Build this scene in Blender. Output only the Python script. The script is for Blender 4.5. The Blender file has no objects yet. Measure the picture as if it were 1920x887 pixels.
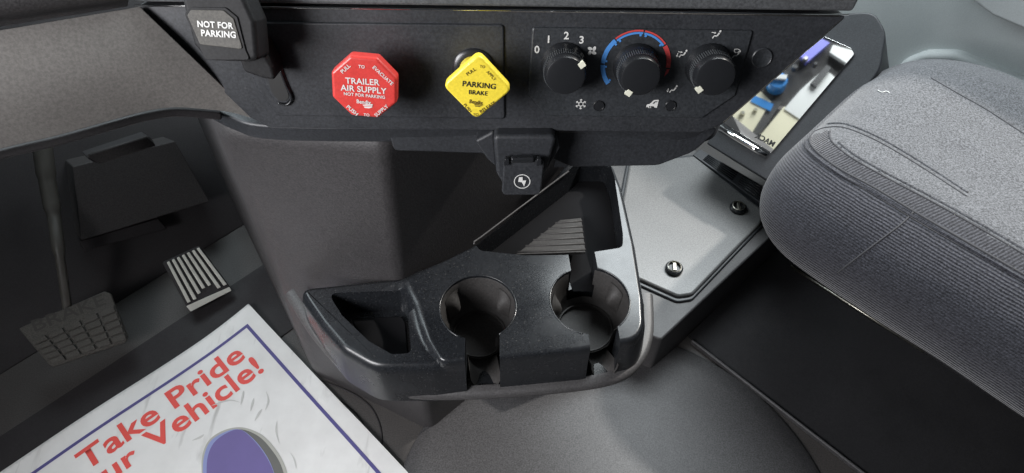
import bpy, bmesh, math, random
from mathutils import Vector as V, Matrix
from mathutils.bvhtree import BVHTree
random.seed(7)
R = math.radians
S = bpy.context.scene
COL = S.collection

# ------------------------------------------------------------ camera, light, exposure
FOC, PITCH, ROLL = 1300.0, R(-52), R(0.6)
CAM = V((0, 0, 1.2))
FW = V((0, math.cos(PITCH), math.sin(PITCH)))
RT0 = V((1, 0, 0)); UP0 = RT0.cross(FW)
RT = RT0 * math.cos(ROLL) + UP0 * math.sin(ROLL)
UP = -RT0 * math.sin(ROLL) + UP0 * math.cos(ROLL)
cd = bpy.data.cameras.new('camera'); cam = bpy.data.objects.new('camera', cd); COL.objects.link(cam)
cd.sensor_width = 36; cd.lens = 36 * FOC / 1920; cd.clip_start = 0.01; cd.clip_end = 100
m = Matrix((RT, UP, -FW)).transposed().to_4x4(); m.translation = CAM
cam.matrix_world = m
S.camera = cam

TF = V((-.70711, .70711, 0)); TR = V((.70711, .70711, 0)); Z = V((0, 0, 1))
def T(r, f, z): return TR * r + TF * f + Z * z          # cab axes: right, forward, up

w = bpy.data.worlds.new('World'); S.world = w; w.use_nodes = True
bg = w.node_tree.nodes['Background']; bg.inputs[0].default_value = (.60, .66, .75, 1); bg.inputs[1].default_value = 0.055

def area(name, loc, target, sx, sy, e, col):
    l = bpy.data.lights.new(name, 'AREA'); l.shape = 'RECTANGLE'; l.size = sx; l.size_y = sy; l.energy = e; l.color = col
    o = bpy.data.objects.new(name, l); COL.objects.link(o); o.location = loc
    o.rotation_euler = (V(target) - V(loc)).to_track_quat('-Z', 'Y').to_euler()
    return o
area('windshield_light', T(.0, 1.50, 1.52), T(.35, .3, .75), 1.7, .8, 26, (.84, .95, 1))
area('passenger_window_light', T(1.45, .66, 1.75), T(.7, .25, .4), 1.0, .75, 38, (.90, .97, 1))
area('driver_window_light', T(-1.05, .48, 1.35), T(.15, .6, .35), .8, .6, 38, (.97, .96, .98))
sl = bpy.data.lights.new('sun_through_window', 'SPOT'); sl.energy = 620; sl.color = (1, .96, .9)
sl.shadow_soft_size = .09; sl.spot_size = R(32); sl.spot_blend = .3
so = bpy.data.objects.new('sun_through_window', sl); COL.objects.link(so)
so.location = V((.62, .55, .3)) + V((.50, .47, .80)).normalized() * 3.6
so.rotation_euler = (V((.62, .55, .3)) - so.location).to_track_quat('-Z', 'Y').to_euler()
S.view_settings.view_transform = 'Standard'; S.view_settings.look = 'None'
S.view_settings.exposure = 0.0; S.view_settings.gamma = 1

# ------------------------------------------------------------ geometry helpers
def ray(px, py): return (FW * FOC + RT * (px - 960) - UP * (py - 443.5)).normalized()
def hz(px, py, z):
    d = ray(px, py); return CAM + d * ((z - CAM.z) / d.z)
def onp(px, py, p0, n):
    d = ray(px, py); return CAM + d * ((p0 - CAM).dot(n) / d.dot(n))

class Frame:
    def __init__(s, o, ex, n):
        s.o = V(o); s.n = V(n).normalized(); s.ex = (V(ex) - s.n * V(ex).dot(s.n)).normalized(); s.ey = s.n.cross(s.ex)
    def at(s, u, v, h=0): return s.o + s.ex * u + s.ey * v + s.n * h
    def uv(s, px, py, h=0):
        p = onp(px, py, s.o + s.n * h, s.n) - s.o
        return (p.dot(s.ex), p.dot(s.ey))
    def poly(s, pts, h=0): return [s.uv(x, y, h) for x, y in pts]
    def up(s, h): return Frame(s.o + s.n * h, s.ex, s.n)
tl = R(18)
PANEL = Frame(CAM + ray(850, 130) * .62, (1, 0, 0), (0, -math.cos(tl), math.sin(tl)))
FLOOR = Frame((0, 0, 0), (1, 0, 0), (0, 0, 1))

def ccw(p):
    a = sum(p[i][0] * p[(i + 1) % len(p)][1] - p[(i + 1) % len(p)][0] * p[i][1] for i in range(len(p)))
    return list(p) if a > 0 else list(reversed(p))
def rounded(p, r, seg=6):
    p = [V((x[0], x[1])) for x in p]; n = len(p); out = []
    for i in range(n):
        rr = r[i] if isinstance(r, (list, tuple)) else r
        a, b, c = p[i - 1], p[i], p[(i + 1) % n]
        d1 = (a - b); d2 = (c - b); l = min(d1.length, d2.length) * .48
        d1.normalize(); d2.normalize()
        k = max(-1, min(1, d1.dot(d2))); ang = math.acos(k)
        t = min(rr / max(math.tan(ang / 2), 1e-4), l)
        if rr <= 0 or ang > 3.1: out.append(b); continue
        q0 = b + d1 * t; q2 = b + d2 * t
        for j in range(seg + 1):
            s = j / seg; out.append(q0 * (1 - s) ** 2 + b * 2 * s * (1 - s) + q2 * s * s)
    return [(x.x, x.y) for x in out]

def mk(name, verts, faces, mat=None, parent=None, smooth=True):
    me = bpy.data.meshes.new(name); me.from_pydata([tuple(v) for v in verts], [], faces); me.validate(); me.update()
    o = bpy.data.objects.new(name, me); COL.objects.link(o)
    if mat: me.materials.append(mat)
    if smooth: me.polygons.foreach_set('use_smooth', [True] * len(me.polygons))
    if parent: o.parent = parent
    return o
def fixn(o):
    bm = bmesh.new(); bm.from_mesh(o.data); bmesh.ops.recalc_face_normals(bm, faces=bm.faces); bm.to_mesh(o.data); bm.free(); return o
def bevel(o, wd, seg=3, ang=28):
    b = o.modifiers.new('b', 'BEVEL'); b.width = wd; b.segments = seg; b.limit_method = 'ANGLE'; b.angle_limit = R(ang); b.harden_normals = True
    return o
def prism(name, fr, pts, h0, h1, mat, parent=None, bev=0, seg=3, taper=None):
    pts = ccw(pts); n = len(pts)
    top = pts
    if taper:
        c = V((sum(x for x, y in pts) / n, sum(y for x, y in pts) / n))
        top = [tuple(c + (V(p) - c) * taper) for p in pts]
    vs = [fr.at(x, y, h0) for x, y in pts] + [fr.at(x, y, h1) for x, y in top]
    fs = [list(range(n))[::-1], list(range(n, 2 * n))] + [[i, (i + 1) % n, n + (i + 1) % n, n + i] for i in range(n)]
    o = mk(name, vs, fs, mat, parent, smooth=bool(bev))
    if bev: bevel(o, bev, seg)
    return o
def box(name, c, ax, ay, az, mat, parent=None, bev=0):
    c, ax, ay, az = V(c), V(ax), V(ay), V(az)
    vs = [c + ax * i + ay * j + az * k for k in (-1, 1) for j in (-1, 1) for i in (-1, 1)]
    fs = [(0, 2, 3, 1), (4, 5, 7, 6), (0, 1, 5, 4), (2, 6, 7, 3), (0, 4, 6, 2), (1, 3, 7, 5)]
    o = fixn(mk(name, vs, fs, mat, parent, smooth=bool(bev)))
    if bev: bevel(o, bev)
    return o
def lathe(name, fr, prof, mat, parent=None, n=48, cu=0, cv=0, a0=0, a1=2 * math.pi, smooth=True):
    vs = []; fs = []; full = abs(a1 - a0 - 2 * math.pi) < 1e-6; m_ = n if full else n + 1
    for r, h in prof:
        for i in range(m_):
            a = a0 + (a1 - a0) * i / n; vs.append(fr.at(cu + r * math.cos(a), cv + r * math.sin(a), h))
    for j in range(len(prof) - 1):
        for i in range(n):
            k = (i + 1) % m_
            fs.append((j * m_ + i, j * m_ + k, (j + 1) * m_ + k, (j + 1) * m_ + i))
    o = fixn(mk(name, vs, fs, mat, parent, smooth))
    bevel_sharp(o)
    return o
def bevel_sharp(o, ang=38):
    me = o.data; bm = bmesh.new(); bm.from_mesh(me)
    bmesh.ops.remove_doubles(bm, verts=bm.verts, dist=1e-6)
    for e in bm.edges:
        if len(e.link_faces) == 2 and e.calc_face_angle(0) > R(ang): e.smooth = False
    bm.to_mesh(me); bm.free()
def tube(name, pts, r, mat, parent=None, n=8, closed=False):
    pts = [V(p) for p in pts]; L = len(pts); vs = []; fs = []
    prev = None
    for i, p in enumerate(pts):
        t = (pts[(i + 1) % L] - pts[i - 1]) if closed else (pts[min(i + 1, L - 1)] - pts[max(i - 1, 0)])
        t.normalize()
        s = t.cross(Z if abs(t.z) < .95 else V((1, 0, 0))) if prev is None else prev - t * prev.dot(t)
        s.normalize(); prev = s; u = t.cross(s)
        rr = r[i] if isinstance(r, list) else r
        for k in range(n):
            a = 2 * math.pi * k / n; vs.append(p + s * rr * math.cos(a) + u * rr * math.sin(a))
    for i in range(L if closed else L - 1):
        j = (i + 1) % L
        for k in range(n): fs.append((i * n + k, i * n + (k + 1) % n, j * n + (k + 1) % n, j * n + k))
    if not closed: fs += [list(range(n))[::-1], list(range((L - 1) * n, L * n))]
    return fixn(mk(name, vs, fs, mat, parent))
def smoothpath(p, seg=8):
    p = [V(x) for x in p]; out = []
    for i in range(len(p) - 1):
        a, b, c, d = p[max(i - 1, 0)], p[i], p[i + 1], p[min(i + 2, len(p) - 1)]
        for k in range(seg):
            t = k / seg
            out.append(.5 * ((2 * b) + (c - a) * t + (2 * a - 5 * b + 4 * c - d) * t * t + (3 * b - a - 3 * c + d) * t ** 3))
    out.append(p[-1]); return out
def empty(name, loc, label=None, cat=None, group=None, kind=None):
    o = bpy.data.objects.new(name, None); COL.objects.link(o); o.empty_display_size = .02
    return tag(o, label, cat, group, kind)
def tag(o, label=None, cat=None, group=None, kind=None):
    if label: o['label'] = label
    if cat: o['category'] = cat
    if group: o['group'] = group
    if kind: o['kind'] = kind
    return o
def apply_mods(o):
    dg = bpy.context.evaluated_depsgraph_get(); dg.update()
    me = bpy.data.meshes.new_from_object(o.evaluated_get(dg)); old = o.data; o.modifiers.clear(); o.data = me; me.name = o.name
    return o
def boolean(o, cutters, op='DIFFERENCE'):
    for c in cutters:
        b = o.modifiers.new('x', 'BOOLEAN'); b.object = c; b.operation = op; b.solver = 'MANIFOLD'
    apply_mods(o)
    for c in cutters: bpy.data.objects.remove(c, do_unlink=True)
    return o

TEXT = {}
def glyphs(s, bold=.0):
    k = (s, bold)
    if k not in TEXT:
        c = bpy.data.curves.new('t', 'FONT'); c.body = s; c.size = 1; c.offset = bold; c.space_character = 1 + bold * 1.6; c.resolution_u = 4
        o = bpy.data.objects.new('t', c); COL.objects.link(o)
        dg = bpy.context.evaluated_depsgraph_get(); dg.update()
        me = bpy.data.meshes.new_from_object(o.evaluated_get(dg))
        vs = [(v.co.x, v.co.y) for v in me.vertices]; fs = [tuple(p.vertices) for p in me.polygons]
        bpy.data.objects.remove(o, do_unlink=True)
        x0 = min(v[0] for v in vs); x1 = max(v[0] for v in vs)
        TEXT[k] = ([(x - x0, y) for x, y in vs], fs, x1 - x0)
    return TEXT[k]
def text(name, s, fr, p0, p1, mat, parent, h=.0004, bold=.02, ysc=1.0, flip=False):
    """s written on frame fr with its baseline from p0 to p1 (frame coordinates)."""
    vs, fs, wd = glyphs(s, bold)
    a, b = V(p0), V(p1); d = b - a; sc = d.length / wd; d.normalize(); u = V((-d.y, d.x))
    if flip: vs = [(wd - x, y) for x, y in vs]
    out = [fr.at(*(a + d * x * sc + u * y * sc * ysc), h) for x, y in vs]
    o = mk(name, out, fs, mat, parent, smooth=False)
    return fixn(o) if flip else o
def text_px(name, s, fr, q0, q1, mat, parent, **k):
    return text(name, s, fr, fr.uv(*q0), fr.uv(*q1), mat, parent, **k)
def flat(name, fr, pts, mat, parent, h=.0004):
    pts = ccw(pts); return mk(name, [fr.at(x, y, h) for x, y in pts], [list(range(len(pts)))], mat, parent, smooth=False)
def arc(name, fr, c, r0, r1, a0, a1, mat, parent, h=.0004, n=24):
    vs = []; fs = []
    for i in range(n + 1):
        a = R(a0 + (a1 - a0) * i / n)
        for r in (r0, r1): vs.append(fr.at(c[0] + r * math.sin(a), c[1] + r * math.cos(a), h))
    for i in range(n): fs.append((2 * i, 2 * i + 2, 2 * i + 3, 2 * i + 1) if a1 < a0 else (2 * i, 2 * i + 1, 2 * i + 3, 2 * i + 2))
    o = mk(name, vs, fs, mat, parent, smooth=False)
    bm = bmesh.new(); bm.from_mesh(o.data)
    for f in bm.faces:
        if f.normal.dot(fr.n) < 0: f.normal_flip()
    bm.to_mesh(o.data); bm.free(); return o

# ------------------------------------------------------------ materials
def mat(name, col, rough=.5, metal=0, grain=0, gscale=900, var=0, vscale=12, spec=.5, kind='noise', coat=0, dust=0, speck=.30):
    m_ = bpy.data.materials.new(name); m_.use_nodes = True; nt = m_.node_tree; b = nt.nodes['Principled BSDF']
    b.inputs['Base Color'].default_value = (*col, 1); b.inputs['Roughness'].default_value = rough
    b.inputs['Metallic'].default_value = metal; b.inputs['Specular IOR Level'].default_value = spec
    b.inputs['Coat Weight'].default_value = coat
    tc = nt.nodes.new('ShaderNodeTexCoord')
    N = lambda t: nt.nodes.new(t); L = nt.links.new
    if grain:
        if kind == 'noise':
            n = N('ShaderNodeTexNoise'); n.inputs['Scale'].default_value = gscale; n.inputs['Detail'].default_value = 2; out = n.outputs['Fac']
        else:
            n = N('ShaderNodeTexVoronoi'); n.inputs['Scale'].default_value = gscale; out = n.outputs['Distance']
        L(tc.outputs['Object'], n.inputs['Vector'])
        bp = N('ShaderNodeBump'); bp.inputs['Strength'].default_value = grain; bp.inputs['Distance'].default_value = .00015
        L(out, bp.inputs['Height']); L(bp.outputs['Normal'], b.inputs['Normal'])
    if var or dust:
        n2 = N('ShaderNodeTexNoise'); n2.inputs['Scale'].default_value = vscale; n2.inputs['Detail'].default_value = 5; n2.inputs['Roughness'].default_value = .65
        L(tc.outputs['Object'], n2.inputs['Vector'])
        mr = N('ShaderNodeMapRange'); mr.inputs[1].default_value = .3; mr.inputs[2].default_value = .7
        mr.inputs[3].default_value = max(rough - .4 * var, .05); mr.inputs[4].default_value = min(rough + .4 * var, 1)
        L(n2.outputs['Fac'], mr.inputs[0]); L(mr.outputs[0], b.inputs['Roughness'])
        mx = N('ShaderNodeMix'); mx.data_type = 'RGBA'
        mx.inputs[6].default_value = (*[c * (1 - var) for c in col], 1); mx.inputs[7].default_value = (*[min(1, c * (1 + var)) for c in col], 1)
        L(n2.outputs['Fac'], mx.inputs[0]); colout = mx.outputs[2]
        if dust:
            n3 = N('ShaderNodeTexNoise'); n3.inputs['Scale'].default_value = 420; n3.inputs['Detail'].default_value = 1
            L(tc.outputs['Object'], n3.inputs['Vector'])
            r3 = N('ShaderNodeMapRange'); r3.inputs[1].default_value = .66; r3.inputs[2].default_value = .78; r3.inputs[3].default_value = 0; r3.inputs[4].default_value = dust
            L(n3.outputs['Fac'], r3.inputs[0])
            m3 = N('ShaderNodeMix'); m3.data_type = 'RGBA'; m3.inputs[7].default_value = (.35, .34, .32, 1)
            L(r3.outputs[0], m3.inputs[0]); L(colout, m3.inputs[6]); colout = m3.outputs[2]
        if grain and speck:
            n7 = N('ShaderNodeTexNoise'); n7.inputs['Scale'].default_value = 430; n7.inputs['Detail'].default_value = 2; n7.inputs['Roughness'].default_value = .7
            L(tc.outputs['Object'], n7.inputs['Vector'])
            r7 = N('ShaderNodeMapRange'); r7.inputs[1].default_value = .33; r7.inputs[2].default_value = .67; r7.inputs[3].default_value = 1 - speck; r7.inputs[4].default_value = 1 + speck
            L(n7.outputs['Fac'], r7.inputs[0])
            m7 = N('ShaderNodeVectorMath'); m7.operation = 'SCALE'; L(colout, m7.inputs[0]); L(r7.outputs[0], m7.inputs['Scale']); colout = m7.outputs[0]
        L(colout, b.inputs['Base Color'])
    return m_
M = dict(
    dash=mat('dash_plastic', (.022, .024, .028), .48, grain=.35, gscale=1400, var=.15, dust=.04),
    brow=mat('brow_lit_plastic', (.075, .078, .082), .5, grain=.35, gscale=1400, var=.1),  # paler than the dash plastic: light from above is in the colour
    fascia=mat('fascia_plastic', (.029, .031, .035), .40, grain=.12, gscale=1500, var=.15, dust=.04),
    hvac=mat('climate_plastic', (.031, .034, .038), .38, grain=.12, gscale=1600, var=.1, dust=.04),
    grey=mat('grey_plastic', (.155, .147, .138), .62, grain=.5, gscale=1100, var=.1, speck=.17),
    tower=mat('console_plastic', (.044, .0415, .043), .52, grain=.9, gscale=420, kind='voronoi', var=.12),
    tray=mat('tray_plastic', (.014, .0155, .018), .27, grain=.07, gscale=700, var=.2, dust=.12),
    trim=mat('tray_skirt_plastic', (.062, .060, .061), .5, grain=.3, gscale=1100, var=.1),
    matte=mat('pocket_shade_black', (.009, .009, .010), .9, grain=.3, spec=.1),  # near black, with the shade of the recess put into the colour
    well=mat('cup_rubber', (.034, .032, .031), .62, grain=.15, var=.2, dust=.04),
    knob=mat('knob_plastic', (.015, .016, .018), .27),
    red=mat('red_knob_plastic', (.60, .045, .038), .4, grain=.05, var=.10, vscale=70, coat=.15, speck=.08),
    yellow=mat('yellow_knob_plastic', (.84, .66, .05), .4, grain=.05, var=.08, vscale=70, coat=.15, speck=.08),
    white=mat('white_print', (.66, .66, .64), .5),
    black=mat('black_print', (.012, .012, .012), .5),
    brown=mat('dark_print', (.09, .055, .01), .5),
    blue=mat('blue_print', (.07, .25, .62), .5),
    redp=mat('red_print', (.55, .06, .06), .5),
    cream=mat('pointer_cream', (.75, .75, .62), .4),
    floor=mat('floor_vinyl', (.050, .046, .044), .55, grain=.7, gscale=700, kind='voronoi', var=.15, dust=.04),
    cover=mat('floor_cover_rubber', (.050, .049, .051), .52, grain=.9, gscale=300, var=.05, vscale=30, dust=.06, speck=.45),
    pit=mat('black_carpet', (.014, .014, .016), .85, grain=1, gscale=900, var=.3),
    foot=mat('footwell_black', (.016, .014, .0155), .7, grain=.6, gscale=700, var=.3),
    board=mat('footwell_board', (.036, .033, .033), .75, grain=.4, gscale=500, var=.2),
    lid=mat('lid_plastic', (.130, .129, .128), .34, grain=.1, gscale=1300, var=.08, dust=.04),
    chrome=mat('polished_chrome', (.86, .86, .85), .03, metal=1),
    steel=mat('brushed_steel', (.5, .48, .42), .35, metal=1, grain=.1, var=.15),
    rubber=mat('pedal_rubber', (.055, .052, .046), .75, grain=.5, gscale=600, var=.35),
    padtext=mat('worn_pad_lettering', (.040, .038, .034), .8),
    plate=mat('lever_face', (.060, .056, .048), .6, grain=.4, var=.1),
    arm=mat('painted_arm', (.065, .062, .055), .5, var=.3, vscale=60),
    lever=mat('lever_plastic', (.014, .014, .015), .6, grain=.1, var=.1, spec=.25),
    grip=mat('dial_grip', (.075, .080, .085), .38),
    alu=mat('pedal_rib', (.58, .57, .52), .45, metal=.3, var=.2, vscale=40),
    door=mat('door_plastic', (.50, .53, .53), .6, grain=.4, gscale=900, var=.05, speck=.06),
    doorl=mat('door_pale', (.55, .57, .57), .6, grain=.4, gscale=900, var=.05, speck=.06),
    cablue=mat('blue_cap', (.06, .30, .75), .3),
    creamp=mat('cream_prop', (.85, .79, .58), .5, var=.1),
    violet=mat('violet_strip', (.22, .22, .70), .5),
    wbox=mat('white_plastic', (.8, .8, .78), .4),
    thread=mat('seam_thread', (.055, .055, .060), .9),
)
def fabric(name, col, rib, ex):
    m_ = bpy.data.materials.new(name); m_.use_nodes = True; nt = m_.node_tree; b = nt.nodes['Principled BSDF']
    N = lambda t: nt.nodes.new(t); L = nt.links.new
    b.inputs['Roughness'].default_value = .95; b.inputs['Specular IOR Level'].default_value = .15
    b.inputs['Sheen Weight'].default_value = .25; b.inputs['Sheen Roughness'].default_value = .5
    tc = N('ShaderNodeTexCoord')
    n = N('ShaderNodeTexNoise'); n.inputs['Scale'].default_value = 400; n.inputs['Detail'].default_value = 3; n.inputs['Roughness'].default_value = .7
    L(tc.outputs['Object'], n.inputs['Vector'])
    cr = N('ShaderNodeValToRGB'); e = cr.color_ramp.elements
    e[0].position = .36; e[0].color = (*[c * .42 for c in col], 1); e[1].position = .66; e[1].color = (*[min(1, c * 1.65) for c in col], 1)
    L(n.outputs['Fac'], cr.inputs[0]); colour = cr.outputs[0]
    bp = N('ShaderNodeBump'); bp.inputs['Distance'].default_value = .0012; bp.inputs['Strength'].default_value = .7
    h = n.outputs['Fac']
    if rib:
        dp = N('ShaderNodeVectorMath'); dp.operation = 'DOT_PRODUCT'; dp.inputs[1].default_value = V(ex).normalized(); L(tc.outputs['Object'], dp.inputs[0])
        nz = N('ShaderNodeMath'); nz.operation = 'MULTIPLY_ADD'; nz.inputs[1].default_value = 2 * math.pi / rib; L(dp.outputs['Value'], nz.inputs[0])
        n5 = N('ShaderNodeTexNoise'); n5.inputs['Scale'].default_value = 25; L(tc.outputs['Object'], n5.inputs[0])
        n6 = N('ShaderNodeMath'); n6.operation = 'MULTIPLY'; n6.inputs[1].default_value = 6; L(n5.outputs['Fac'], n6.inputs[0]); L(n6.outputs[0], nz.inputs[2])
        sn = N('ShaderNodeMath'); sn.operation = 'SINE'; L(nz.outputs[0], sn.inputs[0])
        wv = N('ShaderNodeMapRange'); wv.inputs[1].default_value = -1; wv.inputs[2].default_value = 1; L(sn.outputs[0], wv.inputs[0])
        ma = N('ShaderNodeMath'); ma.operation = 'MULTIPLY_ADD'; ma.inputs[1].default_value = .45
        L(n.outputs['Fac'], ma.inputs[0]); L(wv.outputs[0], ma.inputs[2]); h = ma.outputs[0]
        mx = N('ShaderNodeMix'); mx.data_type = 'RGBA'; mx.blend_type = 'MULTIPLY'; mx.inputs[0].default_value = .38
        L(colour, mx.inputs[6]); L(wv.outputs[0], mx.inputs[7]); colour = mx.outputs[2]
        bp.inputs['Distance'].default_value = .0016
    L(colour, b.inputs['Base Color']); L(h, bp.inputs['Height']); L(bp.outputs['Normal'], b.inputs['Normal'])
    return m_
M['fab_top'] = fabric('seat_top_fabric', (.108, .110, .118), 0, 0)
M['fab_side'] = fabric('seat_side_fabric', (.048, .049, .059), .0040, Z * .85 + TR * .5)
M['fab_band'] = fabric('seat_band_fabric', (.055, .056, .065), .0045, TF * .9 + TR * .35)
def paper_mat():
    m_ = bpy.data.materials.new('paper'); m_.use_nodes = True; nt = m_.node_tree; b = nt.nodes['Principled BSDF']
    N = lambda t: nt.nodes.new(t); L = nt.links.new
    b.inputs['Roughness'].default_value = .6; tc = N('ShaderNodeTexCoord')
    n = N('ShaderNodeTexNoise'); n.inputs['Scale'].default_value = 9; n.inputs['Detail'].default_value = 6; n.inputs['Roughness'].default_value = .6
    L(tc.outputs['Object'], n.inputs[0])
    cr = N('ShaderNodeValToRGB'); e = cr.color_ramp.elements
    e[0].position = .25; e[0].color = (.66, .655, .64, 1); e[1].position = .6; e[1].color = (.79, .79, .775, 1)
    L(n.outputs['Fac'], cr.inputs[0])
    mp = N('ShaderNodeMapping'); mp.inputs['Scale'].default_value = (40, 9, 1); mp.inputs['Rotation'].default_value = (0, 0, R(-15)); L(tc.outputs['Object'], mp.inputs[0])
    n2 = N('ShaderNodeTexNoise'); n2.inputs['Scale'].default_value = 1; n2.inputs['Detail'].default_value = 5; n2.inputs['Distortion'].default_value = .6; L(mp.outputs[0], n2.inputs[0])
    mr = N('ShaderNodeMapRange'); mr.inputs[1].default_value = .62; mr.inputs[2].default_value = .78; mr.inputs[4].default_value = .45; L(n2.outputs['Fac'], mr.inputs[0])
    mx = N('ShaderNodeMix'); mx.data_type = 'RGBA'; mx.inputs[7].default_value = (.16, .15, .13, 1)
    L(mr.outputs[0], mx.inputs[0]); L(cr.outputs[0], mx.inputs[6]); L(mx.outputs[2], b.inputs['Base Color'])
    return m_
M['paper'] = paper_mat()
M['pblue'] = mat('paper_blue_ink', (.085, .075, .24), .6)
M['pred'] = mat('paper_red_ink', (.75, .09, .075), .6)
M['ppurple'] = mat('paper_purple_ink', (.155, .125, .32), .6, var=.12, vscale=25)
M['pgrey'] = mat('paper_grey_ink', (.14, .14, .13), .6, var=.2)
M['ppale'] = mat('paper_pale_ink', (.42, .42, .38), .6, var=.1)
M['pstroke'] = mat('paper_faint_ink', (.56, .56, .54), .6)
M['plight'] = mat('paper_pale_blue_ink', (.26, .30, .55), .6)

# ------------------------------------------------------------ the setting
tag(prism('floor', FLOOR, [(-3, -1.5), (3, -1.5), (3, 3), (-3, 3)], -.05, 0, M['floor']), kind='structure')
# round floor cover over the tunnel, a shallow dome with a seam
def circ3(a, b, c):
    ax, ay, bx, by, cx, cy = a.x, a.y, b.x, b.y, c.x, c.y
    d = 2 * (ax * (by - cy) + bx * (cy - ay) + cx * (ay - by))
    ux = ((ax * ax + ay * ay) * (by - cy) + (bx * bx + by * by) * (cy - ay) + (cx * cx + cy * cy) * (ay - by)) / d
    uy = ((ax * ax + ay * ay) * (cx - bx) + (bx * bx + by * by) * (ax - cx) + (cx * cx + cy * cy) * (bx - ax)) / d
    return V((ux, uy)), math.hypot(ax - ux, ay - uy)
cc, cr_ = circ3(hz(752, 887, 0), hz(835, 750, 0), hz(1535, 887, 0))
tc_ = empty('tunnel_cover', (0, 0, 0), 'dark rubber round tunnel cover bulging from the cab floor below the cup tray', 'floor cover')
prof = [(cr_, 0), (cr_, .004), (cr_ - .004, .007)] + [(cr_ * (1 - k / 10) - .004, .007 + .035 * math.sin(math.pi / 2 * k / 10)) for k in range(1, 10)] + [(.0005, .0421)]
lathe('dome', Frame((cc.x, cc.y, 0), (1, 0, 0), Z), prof, M['cover'], tc_, n=96)
# small rounded mat seams left of the cover
for k, (pts, rr) in enumerate((([(560, 700), (640, 728), (690, 758), (713, 800), (716, 850), (712, 900)], .0016), ([(560, 728), (620, 742), (672, 780), (690, 830), (688, 900)], .0013))):
    o = tube('floor_seam', [p + Z * .0005 for p in smoothpath([hz(*p, 0) for p in pts])], rr, M['foot'], None); tag(o, kind='structure')
tag(prism('footwell_floor', Frame((0, 0, 0), TR, Z), [(.735, -1.2), (1.6, -1.2), (1.6, .24), (.735, .24)], .0, .006, M['pit']), kind='structure')
edge = box('footwell_edge', T(.729, -.3, .006), TR * .003, TF * .53, Z * .006, M['cover'], None, .003); tag(edge, kind='structure')

# ------------------------------------------------------------ dashboard
dash = empty('dashboard', (0, 0, 0), 'black plastic dashboard with angled control fascia above the cup tray', 'dashboard')
fas = [(250, 9), (1594, 27), (1354, 234), (1316, 249), (506, 240), (470, 222)]
prism('fascia', PANEL, rounded(PANEL.poly(fas), [.004, .004, .012, .02, .012, .012]), -.03, 0, M['fascia'], dash, .004)
prism('valve_plate', PANEL, rounded(PANEL.poly([(476, 40), (945, 45), (947, 222), (521, 216), (487, 172), (460, 112)]), .004), -.002, .0022, M['fascia'], dash, .0016)
# brow along the top
bro = [(225, -60), (1640, -60), (1600, 22), (250, 4)]
prism('brow', PANEL, rounded(PANEL.poly(bro, .003), .004), -.15, .003, M['brow'], dash, .004, 4)
tube('brow_highlight', [PANEL.at(*PANEL.uv(*p), .001) for p in ((254, 10), (420, 11), (800, 17), (1200, 21), (1590, 27))], .0009, M['chrome'], dash)  # chrome tube stands in for the bright edge highlight below the brow
tube('fascia_line', [PANEL.at(*PANEL.uv(*p), .0002) for p in ((440, 13), (800, 18), (1575, 30))], .0007, M['grey'], dash)
# solid body behind the fascia
u0, v0 = PANEL.uv(490, 236); u1, _ = PANEL.uv(1330, 236)
prism('dash_body', PANEL, [(-.255, .085), (.14, .085), (.14, -.050), (-.17, -.050), (-.255, .04)], -.17, -.031, M['dash'], dash, .006)
prism('dash_end', PANEL, [(.141, .085), (.325, .085), (.32, .05), (.225, -.045), (.141, -.045)], -.07, -.031, M['dash'], dash, .006)
# rounded lower trim under the fascia
lip = [(385, 214), (440, 243), (520, 261), (800, 264), (1045, 264), (1300, 268), (1350, 240)]
lp = [hz(x, y, .735) for x, y in lip]
lp2 = [(p.x, p.y) for p in smoothpath(lp, 6)]
lp2 += [(lp[-1].x - .03, .60), (lp[0].x - .1, .66)]
prism('lower_trim', Frame((0, 0, 0), (1, 0, 0), Z), lp2, .732, .752, M['dash'], dash, .0045, 4)
bul = PANEL.up(-.018)
prism('lower_bulge', bul, rounded(bul.poly([(728, 246), (1356, 236), (1302, 285), (1234, 311), (1070, 314), (1020, 292), (738, 283)]), [.004, .006, .03, .02, .03, .03, .006]), -.07, 0, M['dash'], dash, .005, 4)
box('recess_light_blocker', (-.11, .78, .585), (.185, 0, 0), (0, .11, 0), (0, 0, .085), M['dash'], dash)  # added box that blocks light from behind and darkens the recess
# round blank sensor in the fascia
sfr = PANEL; su = PANEL.uv(1428, 108)
lathe('sensor_blank', PANEL, [(.0088, .0001), (.0088, .0012), (.0080, .0018), (.0072, .0012), (.0001, .0010)], M['hvac'], dash, cu=su[0], cv=su[1], n=32)
tube('edge_trim', [PANEL.at(*PANEL.uv(*p), -.001) for p in ((1356, 230), (1470, 132), (1578, 36))], .0011, M['steel'], dash)

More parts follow.
